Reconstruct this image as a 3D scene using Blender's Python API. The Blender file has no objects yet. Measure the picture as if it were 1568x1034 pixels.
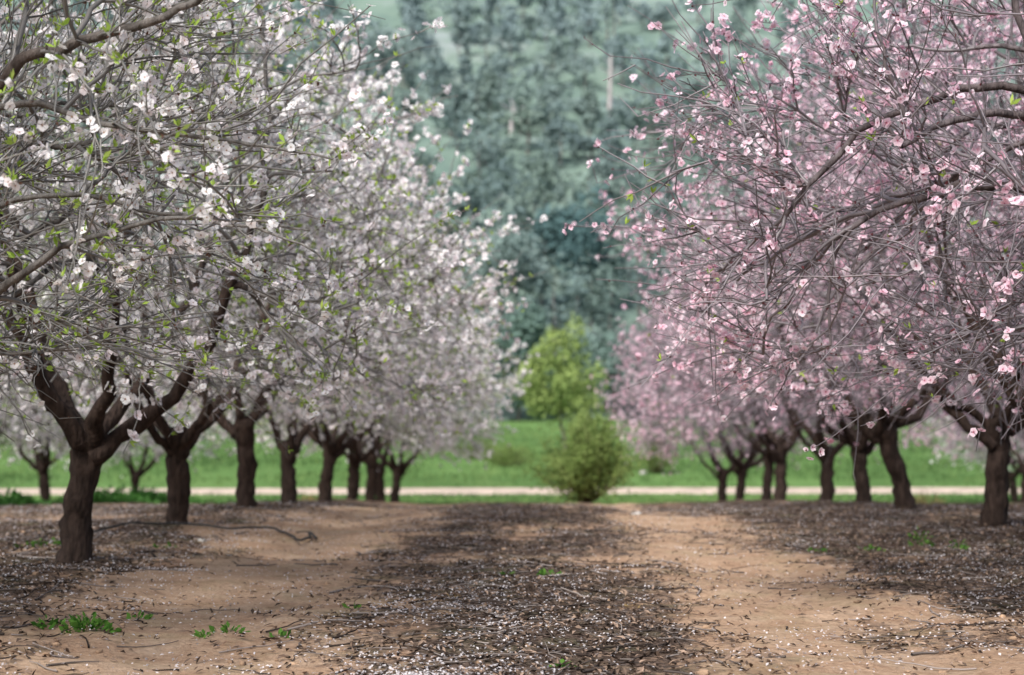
import bpy, math, numpy as np
from mathutils import Vector
F=2940.0; CAMZ=1.3
scene=bpy.context.scene
R0=np.random.default_rng

def nrm(a): return a/np.maximum(np.linalg.norm(a,axis=-1,keepdims=True),1e-9)
def _h(i,j,s):
    n=(i.astype(np.int64)*374761393+j.astype(np.int64)*668265263+s*1442695041)&0x7fffffff
    n=((n^(n>>13))*1274126177)&0x7fffffff
    return ((n^(n>>16))&0xffff)/65535.0
def vn(x,y,s=0):
    x=np.asarray(x,float);y=np.asarray(y,float)
    i=np.floor(x);j=np.floor(y);fx=x-i;fy=y-j
    fx=fx*fx*(3-2*fx);fy=fy*fy*(3-2*fy)
    a=_h(i,j,s);b=_h(i+1,j,s);c=_h(i,j+1,s);d=_h(i+1,j+1,s)
    return (a*(1-fx)+b*fx)*(1-fy)+(c*(1-fx)+d*fx)*fy
def fbm(x,y,s=0,o=4):
    t=0;a=.5
    for k in range(o):
        t=t+a*vn(x*2**k,y*2**k,s+k);a*=.5
    return t/(1-.5**o)

# ---------------- terrain functions
HY=[-60,0,8,20,25,31,41,56,62,72,80,110,150,220,900]
HZ=[0,0,0,0.04,0.0,-.2,-.60,-1.36,-1.60,-1.86,-1.80,-.6,1.05,3,12]
def gh(x,y):
    x=np.asarray(x,float);y=np.asarray(y,float)
    z=0
    for o in (-2,-1,0,1,2): z=z+np.interp(y+o*1.0,HY,HZ)/5
    near=np.clip((60-y)/10,0,1)
    z=z+near*(.07*np.exp(-((x+3.9)/1.1)**2)+.07*np.exp(-((x-5.3)/1.2)**2)-.03*np.exp(-((x+2)/.5)**2)-.03*np.exp(-((x-2)/.5)**2))
    z=z+near*((fbm(x*.9,y*.9,3)-.5)*.13+(fbm(x*4,y*4,7,2)-.5)*.045)
    z=z+(1-near)*((fbm(x*.08,y*.08,9)-.5)*.8*np.clip((y-75)/30,0,1))
    return z
def litter(x,y):
    x=np.asarray(x,float);y=np.asarray(y,float)
    w=(fbm(x*.6,y*.35,21)-.5)*2.2
    band=np.exp(-(np.abs(x+.05-w*.4)/1.3)**3)
    right=1/(1+np.exp(-(x-2.5+w*1.2)/.35))*(.8+.3*(y>13))
    left=1/(1+np.exp((x+3.0+w)/.4))*np.where(y>13,.95,.6)
    b=np.maximum(np.maximum(band*.95,right*1.1),left)
    p=fbm(x*1.5,y*.7,31)
    return np.clip(b*(-.18+2.25*p)+.3*(fbm(x*.8,y*.4,41)-.5),0,1.2)

# ---------------- mesh accumulator
class Acc:
    def __init__(s): s.V=[];s.Q=[];s.M=[];s.C=[];s.n=0
    def add(s,v,q,m,c):
        v=np.asarray(v,float).reshape(-1,3);q=np.asarray(q).reshape(-1,4)
        c=np.broadcast_to(np.asarray(c,float),(len(v),3))
        s.V.append(v);s.Q.append(q+s.n);s.M.append(np.full(len(q),m));s.C.append(c);s.n+=len(v)
    def mesh(s,name,mats,smooth=(0,)):
        V=np.concatenate(s.V);Q=np.concatenate(s.Q).astype(np.int32);M=np.concatenate(s.M).astype(np.int32);C=np.concatenate(s.C)
        me=bpy.data.meshes.new(name)
        me.vertices.add(len(V));me.vertices.foreach_set("co",V.ravel())
        me.loops.add(len(Q)*4);me.loops.foreach_set("vertex_index",Q.ravel())
        me.polygons.add(len(Q));me.polygons.foreach_set("loop_start",np.arange(len(Q),dtype=np.int32)*4)
        me.polygons.foreach_set("material_index",M)
        me.polygons.foreach_set("use_smooth",np.isin(M,smooth))
        a=me.color_attributes.new("col",'FLOAT_COLOR','POINT')
        a.data.foreach_set("color",np.concatenate([C,np.ones((len(C),1))],1).ravel())
        for m in mats: me.materials.append(m)
        me.update(calc_edges=True)
        return me
    def obj(s,name,mats,smooth=(0,)):
        o=bpy.data.objects.new(name,s.mesh(name,mats,smooth));scene.collection.objects.link(o);return o

def tube(acc,P,Rd,sides,mat,col,rng,rough=0):
    N,n,_=P.shape
    T=nrm(np.gradient(P,axis=1))
    ref=nrm(np.cross(T.mean(1),nrm(rng.normal(size=(N,3)))))[:,None,:]
    u=nrm(ref-(ref*T).sum(-1,keepdims=True)*T);v=np.cross(T,u)
    a=np.arange(sides)*2*math.pi/sides
    rr=Rd[:,:,None]*np.ones(sides)
    if rough: rr=rr*(1+rng.normal(size=rr.shape)*rough)
    ring=P[:,:,None,:]+rr[...,None]*(np.cos(a)[None,None,:,None]*u[:,:,None,:]+np.sin(a)[None,None,:,None]*v[:,:,None,:])
    idx=np.arange(N*n*sides).reshape(N,n,sides)
    i2=np.roll(idx,-1,axis=2)
    q=np.stack([idx[:,:-1],i2[:,:-1],i2[:,1:],idx[:,1:]],-1)
    c=np.broadcast_to(col[:,:,None,:],(N,n,sides,3)).reshape(-1,3)
    acc.add(ring,q,mat,c)

def frame(n,rng):
    u=nrm(np.cross(n,rng.normal(size=n.shape)));return u,np.cross(n,u)
def leafq(acc,C,Nn,L,W,mat,col,rng,fold=0.15):
    u,v=frame(nrm(Nn),rng);L=np.asarray(L).reshape(-1,1)*np.ones((len(C),1));W=np.asarray(W).reshape(-1,1)*np.ones((len(C),1))
    n=nrm(Nn)
    P=np.stack([C-u*L*.5,C+v*W*.5+n*W*fold,C+u*L*.5,C-v*W*.5+n*W*fold],1)
    q=np.arange(len(C)*4).reshape(-1,4)
    acc.add(P,q,mat,np.repeat(np.broadcast_to(col,(len(C),3)),4,axis=0))

# ---------------- materials
def newmat(name):
    m=bpy.data.materials.new(name);m.use_nodes=True;nt=m.node_tree;nt.nodes.clear();return m,nt
def colmat(name,rough=.8,trans=0.0,noise=0,nscale=10,bump=0,bscale=30,spec=.2,stretch=None):
    m,nt=newmat(name);N=nt.nodes;Lk=nt.links
    out=N.new('ShaderNodeOutputMaterial')
    at=N.new('ShaderNodeAttribute');at.attribute_name='col'
    c=at.outputs['Color']
    if spec==0:
        b=N.new('ShaderNodeBsdfDiffuse')
    else:
        b=N.new('ShaderNodeBsdfPrincipled')
        b.inputs['Roughness'].default_value=rough;b.inputs['Specular IOR Level'].default_value=spec
    if noise or bump:
        tc=N.new('ShaderNodeTexCoord');mp=N.new('ShaderNodeMapping');Lk.new(tc.outputs['Object'],mp.inputs[0])
        if stretch: mp.inputs['Scale'].default_value=stretch
    if noise:
        nz=N.new('ShaderNodeTexNoise');nz.inputs['Scale'].default_value=nscale;nz.inputs['Detail'].default_value=4
        Lk.new(mp.outputs[0],nz.inputs['Vector'])
        mr=N.new('ShaderNodeMapRange');mr.inputs[1].default_value=.3;mr.inputs[2].default_value=.7
        mr.inputs[3].default_value=1-noise;mr.inputs[4].default_value=1+noise;Lk.new(nz.outputs[0],mr.inputs[0])
        vm=N.new('ShaderNodeVectorMath');vm.operation='SCALE';Lk.new(c,vm.inputs[0]);Lk.new(mr.outputs[0],vm.inputs['Scale']);c=vm.outputs[0]
    Lk.new(c,b.inputs[0])
    if bump:
        nz=N.new('ShaderNodeTexNoise');nz.inputs['Scale'].default_value=bscale;nz.inputs['Detail'].default_value=5
        Lk.new(mp.outputs[0],nz.inputs['Vector'])
        bp=N.new('ShaderNodeBump');bp.inputs['Strength'].default_value=1;bp.inputs['Distance'].default_value=bump
        Lk.new(nz.outputs[0],bp.inputs['Height']);Lk.new(bp.outputs[0],b.inputs['Normal'])
    if trans:
        t=N.new('ShaderNodeBsdfTranslucent');Lk.new(c,t.inputs['Color'])
        mx=N.new('ShaderNodeMixShader');mx.inputs[0].default_value=trans
        Lk.new(b.outputs[0],mx.inputs[1]);Lk.new(t.outputs[0],mx.inputs[2]);Lk.new(mx.outputs[0],out.inputs[0])
    else: Lk.new(b.outputs[0],out.inputs[0])
    return m
M_BARK=colmat('almond_bark',.9,noise=.55,nscale=18,bump=.05,bscale=22,stretch=(1,1,.3),spec=.15)
M_TWIG=colmat('almond_twig_bark',.45,spec=.5)
M_PETAL=colmat('petal',.7,trans=.4,spec=0)
M_LEAF=colmat('leaf',.6,trans=.4,spec=0)
M_FOL=colmat('forest_foliage',.8,spec=0)
M_DEB=colmat('litter_debris',.9,spec=0)
M_STONE=colmat('stone',.9,noise=.3,nscale=20,bump=.01)

# ---------------- almond tree generator
def make_tree(name,seed,R=3.0,zb=1.5,zt=5.8,trunkh=1.0,lean=(0,0),pink=0.0,ncl=3200,fr=.024,extra=(),nl5=1500,nl4=430,nlv=1500,tr=.128,sparse=0.0,inner=.12):
    rng=R0(seed);acc=Acc()
    f_u=[0,.12,.4,.6,.78,.92,1.0];f_r=[.78,.94,1.0,.92,.72,.45,.12]
    def rmax(z): return R*np.interp((z-zb)/(zt-zb),f_u,f_r)
    def bcol(r):
        t=np.clip((.035-r)/.03,0,1)[...,None]
        thin=np.array([.20,.175,.185]) if pink>.3 else np.array([.20,.19,.175])
        return np.array([.05,.034,.027])*(1-t)+thin*t
    NP=[];NT=[];NR=[];NL=[]
    def reg(P,Rd,lv,skip=1):
        T=nrm(np.gradient(P,axis=1))
        NP.append(P[:,skip:].reshape(-1,3));NT.append(T[:,skip:].reshape(-1,3));NR.append(Rd[:,skip:].ravel());NL.append(np.full(P[:,skip:].size//3,lv))
    n=20;t=np.linspace(0,1,n)
    P=np.zeros((1,n,3));P[0,:,2]=-.25+t*(trunkh+.25)
    P[0,:,0]=lean[0]*np.clip(t-.15,0,1)**1.3;P[0,:,1]=lean[1]*np.clip(t-.15,0,1)**1.3
    P[0,:,:2]+=np.cumsum(rng.normal(size=(n,2))*.010,axis=0)
    rad=tr*(1+.45*np.exp(-t*8)-.08*np.sin(t*3)+.2*np.clip(t-.75,0,1)*4*.7+rng.normal(size=n)*.05)[None]
    rad[0,-1]*=.7
    tube(acc,P,rad,18,0,bcol(rad),rng,rough=.07)
    crot=P[0,-1].copy()
    K=int(rng.integers(4,7));az=np.arange(K)*2*math.pi/K+rng.uniform(0,6)+rng.normal(size=K)*.3
    n=18;t=np.linspace(0,1,n)[None,:,None]
    sta=crot+np.stack([np.cos(az)*.06,np.sin(az)*.06,-rng.uniform(.02,.3,K)],1)
    rr=R*rng.uniform(.25,.58,K);end=np.stack([crot[0]*.3+np.cos(az)*rr,crot[1]*.3+np.sin(az)*rr,rng.uniform(2.6,3.9,K)],1)
    mid=sta+np.stack([np.cos(az)*rr*.6,np.sin(az)*rr*.6,rng.uniform(.4,.95,K)],1)
    P=(1-t)**2*sta[:,None]+2*t*(1-t)*mid[:,None]+t**2*end[:,None]
    P=P+np.cumsum(rng.normal(size=P.shape)*.026,axis=1)
    Rd=np.linspace(.082,.024,n)[None]**1.0*rng.uniform(.65,1.08,(K,1))*(1+rng.normal(size=(K,n))*.07)*tr/.13
    tube(acc,P,Rd,9,0,bcol(Rd),rng,rough=.07);reg(P,Rd,1,2)
    for pts,r0,r1 in extra:
        pts=np.array(pts,float);m=26;s=np.linspace(0,len(pts)-1,m)
        Q=np.stack([np.interp(s,range(len(pts)),pts[:,k]) for k in range(3)],1)
        for _ in range(3): Q[1:-1]=(Q[:-2]+2*Q[1:-1]+Q[2:])/4
        Q+=rng.normal(size=Q.shape)*.007
        Rd=np.linspace(r0,r1,m)[None];tube(acc,Q[None],Rd,8,0,bcol(Rd*1.0),rng,rough=.06);reg(Q[None],Rd,2,6)
    def grow(tg,n,r0,r1,lv,wob,sides,tw=.7):
        NPa=np.concatenate(NP);NTa=np.concatenate(NT);NRa=np.concatenate(NR)
        dn=np.linalg.norm(NPa-crot,axis=1);dt=np.linalg.norm(tg-crot,axis=1)
        D=np.linalg.norm(tg[:,None]-NPa[None],axis=2)
        cost=D+1.0*np.maximum(0,dn[None]-dt[:,None]+.1)+.25*rng.random(D.shape)
        j=cost.argmin(1);P0=NPa[j];T0=NTa[j];d=tg-P0;L=np.linalg.norm(d,axis=1,keepdims=True)
        dd=nrm(nrm(d)*.8+T0*tw+np.array([0,0,.15]))
        P1=P0+dd*L*.5
        t=np.linspace(0,1,n)[None,:,None]
        P=(1-t)**2*P0[:,None]+2*t*(1-t)*P1[:,None]+t**2*tg[:,None]
        w=rng.normal(size=P.shape);w[:,0]=0;P=P+np.cumsum(w,axis=1)*wob*L[:,None]
        ra=np.minimum(NRa[j]*.85,r0*rng.uniform(.7,1.15,len(tg)))
        Rd=ra[:,None]*(1-t[:,:,0].repeat(len(tg),0))+np.minimum(r1,ra*.7)[:,None]*t[:,:,0]
        tube(acc,P,Rd,sides,0 if lv<3 else 3,bcol(Rd),rng);reg(P,Rd,lv);return P
    def targets(k,lo,hi,zlo=0.0):
        z=zb+(zt-zb)*(zlo+(1-zlo)*rng.random(k*4)**1.1);a=rng.uniform(0,2*math.pi,k*4)
        u=np.sqrt(rng.uniform(lo**2,hi**2,k*4));rm=rmax(z)
        lump=1+.16*np.sin(a*3+seed)+.10*np.sin(z*2.3+a*2+seed*2)
        rr=rm*u*lump;keep=(rng.random(k*4)<(rm/R))
        p=np.stack([np.cos(a)*rr,np.sin(a)*rr,z],1)
        if sparse: keep&=fbm(p[:,0]*.9+p[:,2]*.5,p[:,1]*.9+p[:,2]*.6,seed+5,2)>sparse
        return p[keep][:k]
    grow(targets(18,.45,.8,.1),11,.046,.018,2,.018,7,.6)
    grow(targets(105,.3,.95),9,.023,.009,3,.018,6,.5)
    P4=grow(targets(nl4,.25,1.0),8,.012,.0050,4,.018,4,.4)
    def twigs(k,src,l0,l1,n,r0,r1,outw,sides,lv):
        NPa=np.concatenate(NP);NTa=np.concatenate(NT);NLa=np.concatenate(NL)
        c=np.where(np.isin(NLa,src))[0];j=rng.choice(c,k);P0=NPa[j];T0=NTa[j]
        out=nrm(P0-np.array([0,0,2.4]))
        d=nrm(T0*.6+out*outw+rng.normal(size=(k,3))*.5+np.array([0,0,.12]))
        L=rng.uniform(l0,l1,(k,1));t=np.linspace(0,1,n)[None,:,None]
        bend=rng.normal(size=(k,3))*.09+np.array([0,0,.03])
        P=P0[:,None]+d[:,None]*L[:,None]*t+bend[:,None]*L[:,None]*t**2
        w=rng.normal(size=P.shape);w[:,0]=0;P=P+np.cumsum(w,axis=1)*.028*L[:,None]
        Rd=(r0+(r1-r0)*t[:,:,0])*rng.uniform(.75,1.2,(k,1))
        tube(acc,P,Rd,sides,3,bcol(Rd)*rng.uniform(.5,1.4,(k,1,1)),rng);reg(P,Rd,lv);return P
    P5=twigs(nl5,(3,4),.25,.9,6,.0066,.0030,.7,3,5)
    P6=twigs(int(nl5*.9),(4,5),.06,.3,3,.0048,.0026,.3,3,6)
    def pick(k,wts=(.22,.48,.3)):
        res=[]
        for Pq,w in zip((P4,P5,P6),wts):
            m=int(k*w);i=rng.integers(0,len(Pq),m);s=rng.uniform(.25,1,m)*(Pq.shape[1]-1);a=np.minimum(s.astype(int),Pq.shape[1]-2);fr_=(s-a)[:,None]
            res.append(Pq[i,a]*(1-fr_)+Pq[i,a+1]*fr_)
        return np.concatenate(res)
    def relf(C):
        rel=np.linalg.norm(C[:,:2],axis=1)/np.maximum(rmax(C[:,2]),.3)
        return np.maximum(rel,1.15*(C[:,2]-zb)/(zt-zb))
    C=pick(ncl)
    msk=fbm(C[:,0]*1.3+C[:,2],C[:,1]*1.3-C[:,2]*.7,seed,3)
    rel=relf(C)
    C=C[rng.random(len(C))<np.clip((msk-.2)*2.4,.15,1)*np.clip((rel-.3)*1.7,inner,1)]
    cnt=rng.integers(1,5,len(C));ci=np.repeat(np.arange(len(C)),cnt)
    cdir=nrm(rng.normal(size=(len(C),3))+nrm(C-np.array([0,0,2.5]))*.6)
    n_=nrm(cdir[ci]+rng.normal(size=(len(ci),3))*.75)
    Fc=C[ci]+n_*rng.uniform(.01,.05,(len(ci),1))+rng.normal(size=(len(ci),3))*.016
    r=fr*rng.uniform(.6,1.15,(len(ci),1))
    u,v=frame(n_,rng)
    tone=np.clip(rng.random((len(C),1))[ci]*.7+rng.random((len(ci),1))*.35,0,1)
    if pink>.3: tone=tone**1.9;pc=np.array([.95,.89,.92])*(1-tone)+np.array([.92,.60,.71])*tone;b_=np.array([.94,.68,.76])
    else: tone=tone**2.6;pc=np.array([.97,.97,.96])*(1-tone)+np.array([.95,.86,.89])*tone;b_=np.array([.98,.93,.92])
    cup=rng.uniform(.1,.7,(len(ci),1))
    for k in range(5):
        a=k*2*math.pi/5+rng.normal(size=(len(ci),1))*.12
        d=np.cos(a)*u+np.sin(a)*v;p=-np.sin(a)*u+np.cos(a)*v
        rk=r*rng.uniform(.85,1.1,r.shape)
        Q=np.stack([Fc+d*r*.08,Fc+d*rk*.68-p*rk*.5+n_*rk*cup*.5,Fc+d*rk*1.02+n_*rk*cup*.75,Fc+d*rk*.68+p*rk*.5+n_*rk*cup*.5],1)
        cc=np.stack([pc*b_,pc,pc,pc],1)
        acc.add(Q,np.arange(len(ci)*4).reshape(-1,4),1,cc.reshape(-1,3))
    rc=r[:,0]*.34
    leafq(acc,Fc+n_*r*.12,n_,rc,rc,1,np.array([.45,.08,.15]) if pink>.3 else np.array([.42,.24,.14]),rng,0)
    B=pick(int(ncl*.7));B=B+rng.normal(size=B.shape)*.008
    leafq(acc,B,rng.normal(size=B.shape),rng.uniform(.016,.032,len(B)),rng.uniform(.011,.02,len(B)),2,np.array([.15,.05,.055]) if pink>.3 else np.array([.13,.07,.05]),rng,.4)
    if nlv:
        Lc=pick(nlv,(.15,.5,.35));Lc=Lc[rng.random(len(Lc))<np.clip((relf(Lc)-.1)*1.3,.3,1)]
        k=4;ci=np.repeat(np.arange(len(Lc)),k)
        dd=nrm(nrm(Lc-np.array([0,0,1.5]))*.5+rng.normal(size=Lc.shape)*.6+np.array([0,0,.4]))[ci]
        dd=nrm(dd+rng.normal(size=dd.shape)*.45)
        L=rng.uniform(.025,.07,(len(ci),1));pp=nrm(np.cross(dd,rng.normal(size=dd.shape)));b=Lc[ci]
        Q=np.stack([b,b+dd*L*.5+pp*L*.17,b+dd*L,b+dd*L*.5-pp*L*.17],1)
        tt=rng.random((len(ci),1));col=np.array([.27,.43,.06])*(1-tt)+np.array([.50,.63,.15])*tt
        acc.add(Q,np.arange(len(ci)*4).reshape(-1,4),2,np.repeat(col,4,axis=0))
    return acc.mesh(name,[M_BARK,M_PETAL,M_LEAF,M_TWIG],smooth=(0,3))

def place(me,x,y,rot=0,s=1,name='almond_tree',dz=0):
    o=bpy.data.objects.new(name,me);scene.collection.objects.link(o)
    o.location=(x,y,float(gh(x,y))+dz-.02);o.rotation_euler=(0,0,rot);o.scale=(s,s,s);return o

wv=[make_tree('almond_white_%d'%i,100+i,R=3.0,zb=1.42,ncl=9000,fr=.037,nlv=4200,nl5=1450,lean=[(.1,0),(-.12,.05),(.05,.1),(0,-.1)][i],trunkh=[1.12,1.08,1.18,1.05][i]) for i in range(4)]
pv=[make_tree('almond_pink_%d'%i,200+i,R=3.35,zb=1.38,pink=1,ncl=6400,fr=.034,nlv=150,nl5=1600,lean=[(.05,0),(-.42,.0),(.02,.1),(-.1,-.1)][i],trunkh=[1.2,1.15,1.08,1.05][i]) for i in range(4)]
tl=(-3.9,11.0)
def loc(px,py,d): return ((px-800)/F*d-tl[0],d-tl[1],CAMZ+(635-py)/F*d)
ex=[([(0,0,1.0),(.6,-.8,2.2),loc(0,100,9.5),loc(60,72,9.5),loc(200,42,9.4),loc(290,0,9.3),loc(380,-60,9.2)],.042,.014),
    ([(0,0,1.0),(.5,-.5,1.5),loc(0,440,10),loc(100,372,10),loc(200,340,10),loc(330,325,9.9),loc(470,350,9.8)],.030,.006),
    ([(0,0,1.1),(.3,-.5,2.4),loc(0,135,10),loc(150,190,10),loc(350,212,9.9),loc(510,240,9.8)],.028,.006),
    ([(0,0,1.1),(.3,-.3,1.9),loc(0,290,10.2),loc(140,300,10.2),loc(260,330,10.2),loc(420,350,10),loc(500,400,10)],.022,.005)]
nL=make_tree('almond_near_white',11,R=2.75,zb=1.6,zt=5.6,ncl=6800,fr=.029,nlv=4600,extra=ex,nl5=2300,nl4=500,inner=.4)
nR=make_tree('almond_near_pink',12,R=3.3,zb=1.45,zt=4.7,pink=1,ncl=6200,fr=.030,nlv=250,nl5=2300,nl4=440,inner=.25,sparse=.34)
o=bpy.data.objects.new('almond_tree',nL);scene.collection.objects.link(o);o.location=(tl[0],tl[1],0)
place(nR,4.2,12,0.0)
rng=R0(5)
for i,(px,d) in enumerate([(115,15.9),(275,20.8),(375,25.7),(448,31),(500,36),(540,41),(565,46),(585,51),(607,56)]):
    place(wv[i%4],(px-800)/F*d,d,rot=i*1.7+.4,s=[1,1,1.02,1,.98,1,1.02,1,1.02][i])
place(pv[2],4.9,16.5,1.0)
for i,(px,d) in enumerate([(1515,21),(1385,26),(1322,31),(1262,36),(1190,42),(1172,47),(1130,51),(1103,56)]):
    place(pv[i%4],(px-800)/F*d,d,rot=[.5,0.1,2.1,3.0,1.2,4.2,5.1,2.6][i],s=1+.03*math.sin(i*2))
for i,d in enumerate([30,35.5,41,46.5,52,57]): place(wv[(i+2)%4],-11.6+.2*math.sin(i*3),d,rot=i*2.1)
for i,d in enumerate([37,43,49,55]): place(pv[(i+1)%4],14.2+.2*math.sin(i*3),d,rot=i*2.4)
for i,(x,d) in enumerate([(15.6,61),(17.5,66)]): place(wv[(i+1)%4],x,d,rot=i*2.4)
for i,d in enumerate([52,57.5]): place(wv[(i+1)%4],-19.2,d,rot=i*2.9)

# ---------------- ground
def grid(xs,ys,zf):
    X,Y=np.meshgrid(xs,ys);Z=zf(X,Y);V=np.stack([X,Y,Z],-1).reshape(-1,3)
    a=np.arange(len(xs)*len(ys)).reshape(len(ys),len(xs))
    return V,np.stack([a[:-1,:-1],a[:-1,1:],a[1:,1:],a[1:,:-1]],-1).reshape(-1,4)
xs=np.concatenate([-np.geomspace(13,700,40)[::-1],np.arange(-12.9,12.91,.1),np.geomspace(13,700,40)])
ys=np.concatenate([np.linspace(-60,7,20),np.arange(7.1,32,.1),np.arange(32,90,.4),np.geomspace(90,900,60)])
V,Q=grid(xs,ys,gh)
acc=Acc()
gr=np.clip((V[:,1]-57+(fbm(V[:,0]*.3,V[:,1]*.3,44)-.5)*8)/1.5+.5,0,1)
acc.add(V,Q,0,np.stack([np.clip(litter(V[:,0],V[:,1]),0,1),gr,fbm(V[:,0]*.05,V[:,1]*.05,5)],1))
m,nt=newmat('orchard_ground');N=nt.nodes;Lk=nt.links
def nd(t,**k):
    n=N.new(t)
    for a,b in k.items(): setattr(n,a,b)
    return n
out=nd('ShaderNodeOutputMaterial');bs=nd('ShaderNodeBsdfDiffuse')
at=nd('ShaderNodeAttribute',attribute_name='col');sp=nd('ShaderNodeSeparateColor');Lk.new(at.outputs['Color'],sp.inputs[0])
tc=nd('ShaderNodeTexCoord')
def noise(sc,det=6,rough=.6):
    n=nd('ShaderNodeTexNoise');n.inputs['Scale'].default_value=sc;n.inputs['Detail'].default_value=det;n.inputs['Roughness'].default_value=rough
    Lk.new(tc.outputs['Object'],n.inputs['Vector']);return n.outputs[0]
def ramp(src,stops):
    r=nd('ShaderNodeValToRGB');cr=r.color_ramp
    while len(cr.elements)<len(stops): cr.elements.new(.5)
    for e,(p,c) in zip(cr.elements,stops): e.position=p;e.color=(*c,1)
    Lk.new(src,r.inputs[0]);return r.outputs[0]
def mix(f,a,b):
    n=nd('ShaderNodeMix',data_type='RGBA')
    if isinstance(f,float): n.inputs[0].default_value=f
    else: Lk.new(f,n.inputs[0])
    Lk.new(a,n.inputs[6]);Lk.new(b,n.inputs[7]);return n.outputs[2]
def math_(op,a,b):
    n=nd('ShaderNodeMath',operation=op)
    for i,v in enumerate((a,b)):
        if isinstance(v,(int,float)): n.inputs[i].default_value=v
        else: Lk.new(v,n.inputs[i])
    return n.outputs[0]
soil=mix(.4,ramp(noise(2.2),[(.3,(.37,.215,.13)),(.5,(.54,.36,.235)),(.7,(.65,.48,.34))]),ramp(noise(28,4),[(.35,(.27,.165,.105)),(.6,(.62,.44,.31))]))
lit=ramp(noise(35,5,.7),[(.35,(.042,.030,.025)),(.52,(.13,.093,.073)),(.70,(.36,.27,.215))])
lf=math_('ADD',sp.outputs[0],math_('MULTIPLY',math_('SUBTRACT',noise(7,6,.75),.5),2.4))
lr=nd('ShaderNodeMapRange');lr.inputs[1].default_value=.3;lr.inputs[2].default_value=.75;Lk.new(lf,lr.inputs[0])
c=mix(lr.outputs[0],soil,lit)
grass=mix(.45,ramp(noise(.35,8,.65),[(.3,(.075,.14,.045)),(.5,(.13,.235,.07)),(.68,(.22,.34,.115))]),ramp(noise(.07,4,.5),[(.35,(.08,.15,.05)),(.6,(.16,.28,.09))]))
gf=math_('ADD',sp.outputs[1],math_('MULTIPLY',math_('SUBTRACT',noise(2,5,.6),.5),.8))
cl=nd('ShaderNodeClamp');Lk.new(gf,cl.inputs[0])
c=mix(cl.outputs[0],c,grass)
Lk.new(c,bs.inputs[0])
bp=nd('ShaderNodeBump');bp.inputs['Distance'].default_value=.05;bp.inputs['Strength'].default_value=1
Lk.new(noise(16,8,.7),bp.inputs['Height']);Lk.new(bp.outputs[0],bs.inputs['Normal']);Lk.new(bs.outputs[0],out.inputs[0])
acc.obj('ground',[m])

# path
xs=np.arange(-140,140,1.0);acc=Acc()
def py_(x): return 78+1.0*np.sin(x*.03)
rows=[];wd=2.2
for o in np.linspace(-1,1,9):
    yy=py_(xs)+o*wd+(fbm(xs*.4,xs*0+o,3)-.5)*2.0*(abs(o)>.9);rows.append(np.stack([xs,yy,gh(xs,yy)+.06-(abs(o)>.9)*.07],1))
V=np.array(rows).reshape(-1,3);a=np.arange(len(V)).reshape(9,-1)
acc.add(V,np.stack([a[:-1,:-1],a[:-1,1:],a[1:,1:],a[1:,:-1]],-1),0,(.55,.44,.35));acc.obj('dirt_path',[colmat('path_dirt',.95,noise=.35,nscale=1.2,spec=0)])

# ---------------- litter objects
def scatter(k,rng,y0,y1,dens):
    y=y0+(y1-y0)*rng.random(k*4)**1.25;x=rng.uniform(-1,1,k*4)*(y*.30+1.2)+.2
    p=dens(x,y);ok=rng.random(k*4)<p;return x[ok][:k],y[ok][:k]
def flat(k): return nrm(rng.normal(size=(k,3))*.35+np.array([0,0,1]))
rng=R0(77)
acc=Acc();x,y=scatter(44000,rng,7.5,34,lambda x,y:np.clip(litter(x,y)*1.1-.06,0.05,1))
C=np.stack([x,y,gh(x,y)+rng.uniform(.004,.02,len(x))],1);t=rng.random((len(x),1))
col=np.array([.045,.032,.025])*(1-t)+np.array([.38,.27,.20])*t**1.7
leafq(acc,C,flat(len(x)),rng.uniform(.03,.075,len(x)),rng.uniform(.012,.028,len(x)),0,col,rng,.35);acc.obj('fallen_leaves',[M_DEB],())
acc=Acc()
def pd(x,y):
    c=np.exp(-((x+.55)/.7)**2)*np.clip((15-y)/5,0.2,1)*1.3+.18+.2*(x>2.5)+.35*(x<-2.5)
    return np.clip(c*np.clip(fbm(x*1.7,y*1.0,91)*2.2-.55,0.05,1),0,1)
x,y=scatter(38000,rng,7.5,34,pd)
C=np.stack([x,y,gh(x,y)+rng.uniform(.012,.028,len(x))],1)
leafq(acc,C,flat(len(x)),rng.uniform(.012,.026,len(x)),rng.uniform(.010,.019,len(x)),0,np.array([.88,.83,.83])*rng.uniform(.75,1.05,(len(x),1)),rng,.2);acc.obj('fallen_petals',[M_PETAL],())
acc=Acc();x,y=scatter(7500,rng,7.5,34,lambda x,y:np.clip(litter(x,y)*1.4-.2,.04,1))
k=len(x);a=rng.uniform(0,math.pi,k);L=.06+.45*rng.random(k)**2.6;n=6;t=np.linspace(-.5,.5,n)
P=np.zeros((k,n,3));P[:,:,0]=x[:,None]+np.cos(a)[:,None]*L[:,None]*t;P[:,:,1]=y[:,None]+np.sin(a)[:,None]*L[:,None]*t
P[:,:,:2]+=np.cumsum(rng.normal(size=(k,n,2)),axis=1)*.05*L[:,None,None]
P[:,:,2]=gh(P[:,:,0],P[:,:,1])+.008+rng.random((k,1))*.02*(t[None]+.5)*(L[:,None]>.2)
Rd=(rng.uniform(.002,.006,k)*(1+(L>.35)*.5))[:,None]*np.linspace(1.2,.6,n)
tone=rng.random((k,1,1))**2
tube(acc,P,Rd,4,0,(np.array([.04,.03,.025])*(1-tone)+np.array([.34,.29,.26])*tone)*np.ones((k,n,1)),rng);acc.obj('fallen_twigs',[M_DEB])
g=np.linspace(-1,1,4);S=[];SQ=[]
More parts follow.
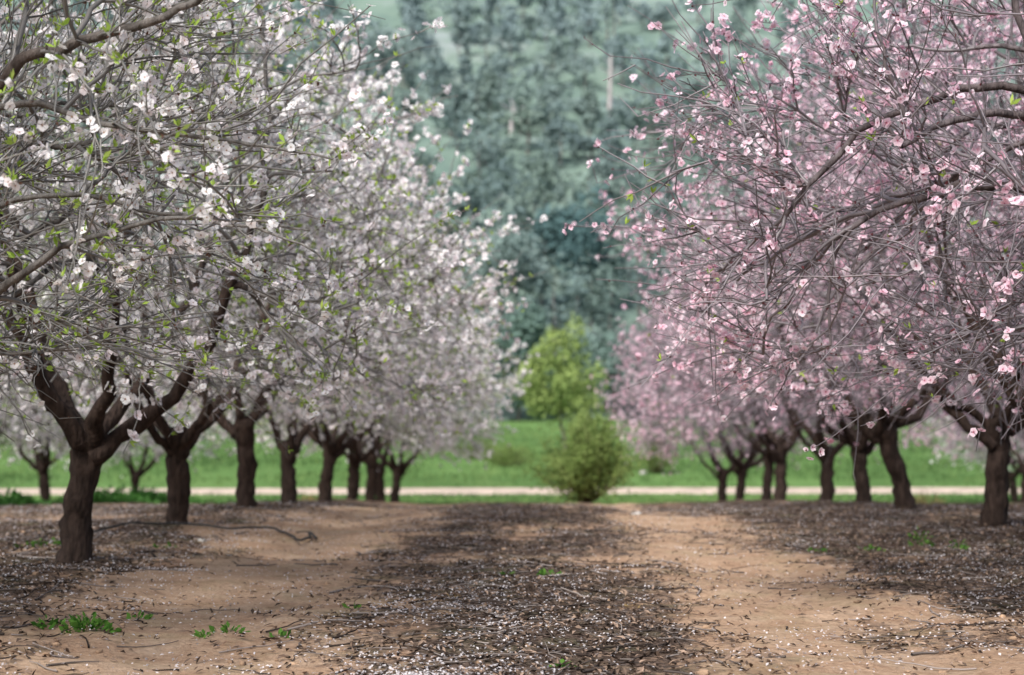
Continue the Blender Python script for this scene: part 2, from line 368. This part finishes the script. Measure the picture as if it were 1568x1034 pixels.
for ax in range(3):
    for sg in (-1,1):
        A,B=np.meshgrid(g,g);p=np.zeros((4,4,3));p[...,ax]=sg;p[...,(ax+1)%3]=A;p[...,(ax+2)%3]=B*sg
        b=len(S)*16;S.append(nrm(p).reshape(-1,3));ii=np.arange(16).reshape(4,4)+b
        SQ.append(np.stack([ii[:-1,:-1],ii[:-1,1:],ii[1:,1:],ii[1:,:-1]],-1).reshape(-1,4))
S=np.concatenate(S);SQ=np.concatenate(SQ)
def lumps(acc,x,y,sz,cols,rng):
    for i in range(len(x)):
        a=rng.normal(size=3)*4;w=1+.18*np.sin(S@a+a[0])+.12*np.sin(S@(a[::-1]*1.7))
        v=S*w[:,None]*sz[i]*rng.uniform(.6,1.2,3)*np.array([1,1,.65])
        c_=rng.uniform(0,6.28);R_=np.array([[math.cos(c_),-math.sin(c_),0],[math.sin(c_),math.cos(c_),0],[0,0,1]])
        acc.add(v@R_.T+np.array([x[i],y[i],float(gh(x[i],y[i]))+sz[i]*.1]),SQ,0,cols[i])
acc=Acc();x,y=scatter(2400,rng,8,32,lambda x,y:np.full(len(x),.5));sz=.006+.024*rng.random(len(x))**4
lumps(acc,x,y,sz,np.array([.42,.28,.18])*rng.uniform(.5,1.1,(len(x),1)),rng);acc.obj('soil_clods',[M_STONE])
acc=Acc()
for (px,py,d,s) in [(975,783,25,.07),(160,802,21,.07),(985,745,88,.3),(968,784,25.5,.05),(310,845,18.5,.04)]:
    X=(px-800)/F*d;lumps(acc,[X],[d],[s],[(.5,.47,.43)],rng)
acc.obj('stones',[M_STONE])

# irrigation hose
hp=[(145,832),(200,826),(280,823),(350,824),(410,822),(440,827),(465,838),(478,830),(468,824),(488,833)]
d=19.6;pts=np.array([((px-800)/F*d,d+(830-py)*.05) for px,py in hp]);m_=60;s=np.linspace(0,len(pts)-1,m_)
Qx=np.interp(s,range(len(pts)),pts[:,0]);Qy=np.interp(s,range(len(pts)),pts[:,1])
for _ in range(3): Qx[1:-1]=(Qx[:-2]+2*Qx[1:-1]+Qx[2:])/4;Qy[1:-1]=(Qy[:-2]+2*Qy[1:-1]+Qy[2:])/4
P=np.stack([Qx,Qy,gh(Qx,Qy)+.03+.03*np.sin(s*1.3)**2],1)[None];acc=Acc()
tube(acc,P,np.full((1,m_),.012),8,0,np.full((1,m_,3),.025),rng);acc.obj('irrigation_hose',[colmat('black_plastic',.45,spec=.4)])

def weed(x,y,r,h,k,name='weed',c0=(.05,.15,.025),c1=(.16,.32,.06),ll=.07,wid=.25):
    acc=Acc();a=rng.uniform(0,6.28,k);q=np.sqrt(rng.random(k))*r*(1+.35*np.sin(a*3+x*9))
    b=np.stack([x+np.cos(a)*q,y+np.sin(a)*q*.8,gh(x+np.cos(a)*q,y+np.sin(a)*q*.8)+0*q],1)
    b[:,2]+=rng.random(k)*h*np.clip(1.1-(q/r)**2,0,1)*rng.uniform(.3,1,k)
    dd=nrm(np.stack([np.cos(a),np.sin(a),rng.uniform(.1,1.3,k)],1)+rng.normal(size=(k,3))*.4)
    L=ll*rng.uniform(.4,1.2,(k,1));pp=nrm(np.cross(dd,rng.normal(size=(k,3))))
    Q=np.stack([b,b+dd*L*.55+pp*L*wid,b+dd*L,b+dd*L*.55-pp*L*wid],1);t=rng.random((k,1))
    acc.add(Q,np.arange(k*4).reshape(-1,4),0,np.repeat(np.array(c0)*(1-t)+np.array(c1)*t,4,axis=0));acc.obj(name,[M_LEAF],())
def gpos(px,py):
    d=10.
    for _ in range(30):
        X=(px-800)/F*d;z=float(gh(X,d));d=.5*d+.5*(CAMZ-z)*F/(py-635)
    return (px-800)/F*d,d
for px,py,r,h,k in [(135,962,.13,.10,230),(75,958,.07,.05,60),(352,968,.08,.04,40),(315,975,.05,.04,18),(838,882,.07,.05,60),(775,880,.04,.03,20),(215,948,.09,.03,25),(860,1022,.04,.03,20),(1405,835,.12,.2,90),(1465,842,.1,.12,50),(68,838,.2,.09,90),(540,932,.03,.04,12),(250,838,.1,.04,25),(1250,845,.08,.05,25),(1335,842,.1,.05,30),(430,975,.04,.03,15)]:
    X,Y=gpos(px,py);weed(X,Y,r,h,k,ll=.05)
for px,d,r,h,k in [(200,44,1.6,.45,2500),(160,40,1.0,.3,1200),(240,48,1.2,.4,1500),(10,34,.6,.3,600)]:
    weed((px-800)/F*d,d,r,h,k,name='weed_patch',ll=.14,c1=(.16,.36,.10))
for px,py in [(696,918),(965,930)]:
    X,Y=gpos(px,py);weed(X,Y,.05,.04,35,name='dry_grass_tuft',c0=(.30,.20,.08),c1=(.50,.36,.17),ll=.05,wid=.06)
for px,d in [(488,50),(1418,46),(470,53)]:
    weed((px-800)/F*d,d,.28,.2,130,name='dry_grass_tuft',c0=(.30,.24,.10),c1=(.48,.38,.18),ll=.3,wid=.04)

# grass blades over meadow
acc=Acc();k=60000;y=57+ (150-57)*rng.random(k)**1.6;x=rng.uniform(-1,1,k)*(y*.3+6)
ok=(np.abs(y-py_(x))>2.5)&(fbm(x*.3,y*.3,8)>.38);x=x[ok];y=y[ok];k=len(x)
b=np.stack([x,y,gh(x,y)],1);dd=nrm(rng.normal(size=(k,3))*.5+np.array([0,0,1]));L=rng.uniform(.3,1,(k,1))*np.where(y<84,.13,.30)[:,None];pp=nrm(np.cross(dd,rng.normal(size=(k,3))))
Q=np.stack([b-pp*.03,b+pp*.03,b+dd*L+pp*.02,b+dd*L-pp*.02],1);t=np.clip(fbm(x*.12,y*.12,15)*1.6-.3+rng.normal(size=k)*.2,0,1)[:,None]
acc.add(Q,np.arange(k*4).reshape(-1,4),0,np.repeat(np.array([.07,.14,.045])*(1-t)+np.array([.24,.35,.12])*t,4,axis=0));acc.obj('meadow_grass',[M_LEAF],())

# ---------------- hill
def hz(x,y):
    t=np.clip(y-140,0,None)
    return .0+(gh(x,y)-.6)*np.clip(1-t/60,0,1)+ .46*t*t/(t+35)+ (fbm(x*.018,y*.018,61)-.5)*26*np.clip(t/120,0,1)+(fbm(x*.08,y*.08,62)-.5)*3*np.clip(t/60,0,1)
xs=np.linspace(-420,420,150);ys=np.linspace(138,620,120);V,Q=grid(xs,ys,hz);acc=Acc();acc.add(V,Q,0,(.1,.2,.1))
m,nt=newmat('hill_grass_soil');N=nt.nodes;Lk=nt.links
out=nd('ShaderNodeOutputMaterial');bs=nd('ShaderNodeBsdfDiffuse')
tc=nd('ShaderNodeTexCoord');Lk.new(ramp(noise(.06,8,.7),[(.35,(.13,.19,.165)),(.52,(.185,.255,.205)),(.68,(.30,.34,.33))]),bs.inputs[0]);Lk.new(bs.outputs[0],out.inputs[0])
acc.obj('hill',[m])

def crown(acc,b,h,r,nq,qs,cd,cl_,rng,kind,trunk=True,z0=.18,nl=10):
    if kind==0:
        lc=nrm(rng.normal(size=(nl,3)))*rng.random((nl,1))**.5*np.array([.62,.62,.34]);lr=rng.uniform(.26,.48,nl)
        lc[:,2]+=.56
    elif kind==2:
        lc=nrm(rng.normal(size=(nl,3)))*rng.random((nl,1))**.4*np.array([.80,.80,.40]);lr=rng.uniform(.18,.36,nl)
        lc[:,2]+=.48;lc[:,:2]*=(1.12-lc[:,2:3]*.3)
    else:
        zz=np.linspace(.3,.9,nl);aa=rng.uniform(0,6.28,nl);q=(1.15-zz)*.8*rng.uniform(.3,1,nl)
        lc=np.stack([np.cos(aa)*q,np.sin(aa)*q,zz],1);lr=(.24+.34*(1-zz))*rng.uniform(.75,1.25,nl)
    j=rng.integers(0,nl,nq);d=nrm(rng.normal(size=(nq,3))+np.array([0,0,.25]))
    s=rng.uniform(.55,1.05,nq)
    C=np.stack([b[0]+(lc[j,0]+d[:,0]*lr[j]*s)*r,b[1]+(lc[j,1]+d[:,1]*lr[j]*s)*r,b[2]+(lc[j,2]+d[:,2]*lr[j]*s*.5)*h],1)
    C[:,2]=np.maximum(C[:,2],b[2]+z0*h*rng.uniform(.3,1,nq))
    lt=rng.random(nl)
    t=np.clip(lt[j]*.5+.3*d[:,2]+.25*rng.random(nq)+.1*s,0,1)[:,None]  # random lobe tone, plus painted top light and inner shade
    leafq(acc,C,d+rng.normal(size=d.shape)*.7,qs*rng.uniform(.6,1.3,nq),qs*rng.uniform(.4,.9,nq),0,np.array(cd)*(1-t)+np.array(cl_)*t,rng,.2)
    if trunk:
        z=np.linspace(-.5,h*.7,6);P=np.stack([b[0]+rng.normal(size=6)*.08,b[1]+rng.normal(size=6)*.08,b[2]+z],1)[None]
        tube(acc,P,np.linspace(.03*r+.06,.04,6)[None],5,0,np.full((1,6,3),1)*np.array([.17,.15,.14]),rng)
rng=R0(31);acc=Acc();cnt=0
y=148.
def haze(y): return .24+np.clip((y-150)/190,0,1)*.64  # aerial haze painted into the crown colours, stronger with distance
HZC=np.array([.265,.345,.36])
while y<470:
    step=5.4+ (y-150)*.014;W=y*.28+22;x=-W
    while x<W:
        x+=step*rng.uniform(.5,1.4);yy=y+rng.uniform(-3.5,3.5)
        dens=fbm(x*.035,yy*.03,71)
        if yy>172 and dens<.41+rng.normal()*.05: continue
        if yy<165 and rng.random()<.15: continue
        kind=int(rng.random()<.2);h=rng.uniform(3.0,10)*(1.15 if kind else .9);r=rng.uniform(2.4,5.8)*(.85 if kind else 1)*(.6+.4*h/8)
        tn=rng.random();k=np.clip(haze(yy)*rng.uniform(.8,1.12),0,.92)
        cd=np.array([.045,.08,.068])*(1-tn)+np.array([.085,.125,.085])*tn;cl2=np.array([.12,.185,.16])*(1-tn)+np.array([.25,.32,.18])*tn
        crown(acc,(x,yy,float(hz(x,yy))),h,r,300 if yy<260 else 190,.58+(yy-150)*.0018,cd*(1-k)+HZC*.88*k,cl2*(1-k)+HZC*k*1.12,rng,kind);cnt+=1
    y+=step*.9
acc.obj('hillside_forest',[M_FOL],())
def tree1(name,px,d,h,r,nq,qs,cd,cl_,kind=0,zf=hz,z0=.12,nl=14):
    acc=Acc();X=(px-800)/F*d;crown(acc,(X,d,float(zf(X,d))),h,r,nq,qs,cd,cl_,rng,kind,z0=z0,nl=nl);acc.obj(name,[M_FOL],())
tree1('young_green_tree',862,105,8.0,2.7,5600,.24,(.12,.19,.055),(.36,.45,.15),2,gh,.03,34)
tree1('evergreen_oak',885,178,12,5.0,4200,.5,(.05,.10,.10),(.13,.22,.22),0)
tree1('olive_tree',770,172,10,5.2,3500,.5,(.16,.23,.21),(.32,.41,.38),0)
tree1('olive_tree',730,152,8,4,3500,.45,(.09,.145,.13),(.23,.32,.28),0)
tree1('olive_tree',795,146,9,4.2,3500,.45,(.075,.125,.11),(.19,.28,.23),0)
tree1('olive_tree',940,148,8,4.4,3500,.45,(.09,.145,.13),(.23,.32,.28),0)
for px,d,h in [(933,250,7.5),(782,235,1.0)]:
    X=(px-800)/F*d;z=float(hz(X,d));acc=Acc();t=np.linspace(0,1,8)
    tube(acc,np.stack([X+.3*t,d+0*t,z-1+t*(h+4)],1)[None],(.40-.2*t)[None],7,0,np.full((1,8,3),1)*np.array([.46,.42,.41]),rng)
    k=7;s=rng.uniform(.35,.95,k);az=rng.uniform(0,6.28,k);P=np.array([[[X+.3*si+math.cos(a_)*q*1.6,d+math.sin(a_)*q*1.6,z-1+si*(h+4)+q*1.0] for q in np.linspace(0,1,5)] for si,a_ in zip(s,az)])
    tube(acc,P,np.linspace(.12,.04,5)[None]*np.ones((k,1)),4,0,np.full((k,5,3),.40),rng);acc.obj('dead_tree',[M_STONE])
def shrub(px,d,h,r,k,name='shrub'):
    acc=Acc();X=(px-800)/F*d;z=float(gh(X,d))
    a=rng.uniform(0,6.28,90);e=rng.uniform(.0,1.0,90);n=6;t=np.linspace(0,1,n)[None,:,None]
    end=np.stack([np.cos(a)*r*e,np.sin(a)*r*e,h*np.sqrt(1-.75*e**2)*rng.uniform(.7,1.15,90)],1)
    P=np.array([X,d,z])+np.stack([end[:,0,None]*t[...,0]**.8,end[:,1,None]*t[...,0]**.8,end[:,2,None]*t[...,0]],-1)
    tube(acc,P,np.linspace(.02,.006,n)[None]*np.ones((90,1)),4,0,np.full((90,n,3),1)*np.array([.14,.12,.07]),rng)
    i=rng.integers(0,90,k);s=.25+.8*rng.random(k)**.7;s_=np.clip(s,0,1)
    b=np.array([X,d,z])+np.stack([end[i,0]*s**.8,end[i,1]*s**.8,end[i,2]*s],1)+rng.normal(size=(k,3))*.13
    b[:,2]=np.maximum(b[:,2],z+.05)
    tt=np.clip(rng.random(90)[i]*.5+rng.random(k)*.5,0,1)[:,None]
    leafq(acc,b,rng.normal(size=(k,3)),rng.uniform(.06,.15,k),rng.uniform(.03,.06,k),0,np.array([.13,.21,.05])*(1-tt)+np.array([.38,.48,.17])*tt,rng);acc.obj(name,[M_LEAF],())
shrub(897,45,1.85,1.3,9500)
shrub(1003,88,1.5,1.0,3000);shrub(780,94,1.0,1.6,3000,'low_shrub');shrub(735,100,.9,2.0,3000,'low_shrub')

# ---------------- light, camera
w=bpy.data.worlds.new("World");scene.world=w;w.use_nodes=True;nt=w.node_tree
sk=nt.nodes.new('ShaderNodeTexSky');sk.sky_type='NISHITA';sk.sun_disc=False
sd=Vector((-.30,-.62,.72)).normalized();el=math.asin(sd.z)
sk.sun_elevation=el;sk.sun_rotation=math.atan2(sd.x,sd.y);sk.dust_density=2;sk.air_density=1.0
bg=nt.nodes['Background'];nt.links.new(sk.outputs[0],bg.inputs[0]);bg.inputs[1].default_value=.15
sl=bpy.data.lights.new('sun','SUN');sl.energy=5.0;sl.angle=math.radians(12);sl.color=(1,.97,.94)
so=bpy.data.objects.new('sun',sl);scene.collection.objects.link(so);so.rotation_euler=sd.to_track_quat('Z','Y').to_euler()
cd_=bpy.data.cameras.new('camera');co=bpy.data.objects.new('camera',cd_);scene.collection.objects.link(co);scene.camera=co
cd_.sensor_width=36;cd_.lens=F/1568*36;cd_.clip_end=3000
co.location=(0,0,CAMZ);co.rotation_euler=(math.radians(90)+math.atan(118/F),0,math.atan(16/F))
cd_.dof.use_dof=True;cd_.dof.focus_distance=11.0;cd_.dof.aperture_fstop=1.8
scene.view_settings.view_transform='Standard';scene.view_settings.look='None';scene.view_settings.exposure=0
print('forest',cnt)
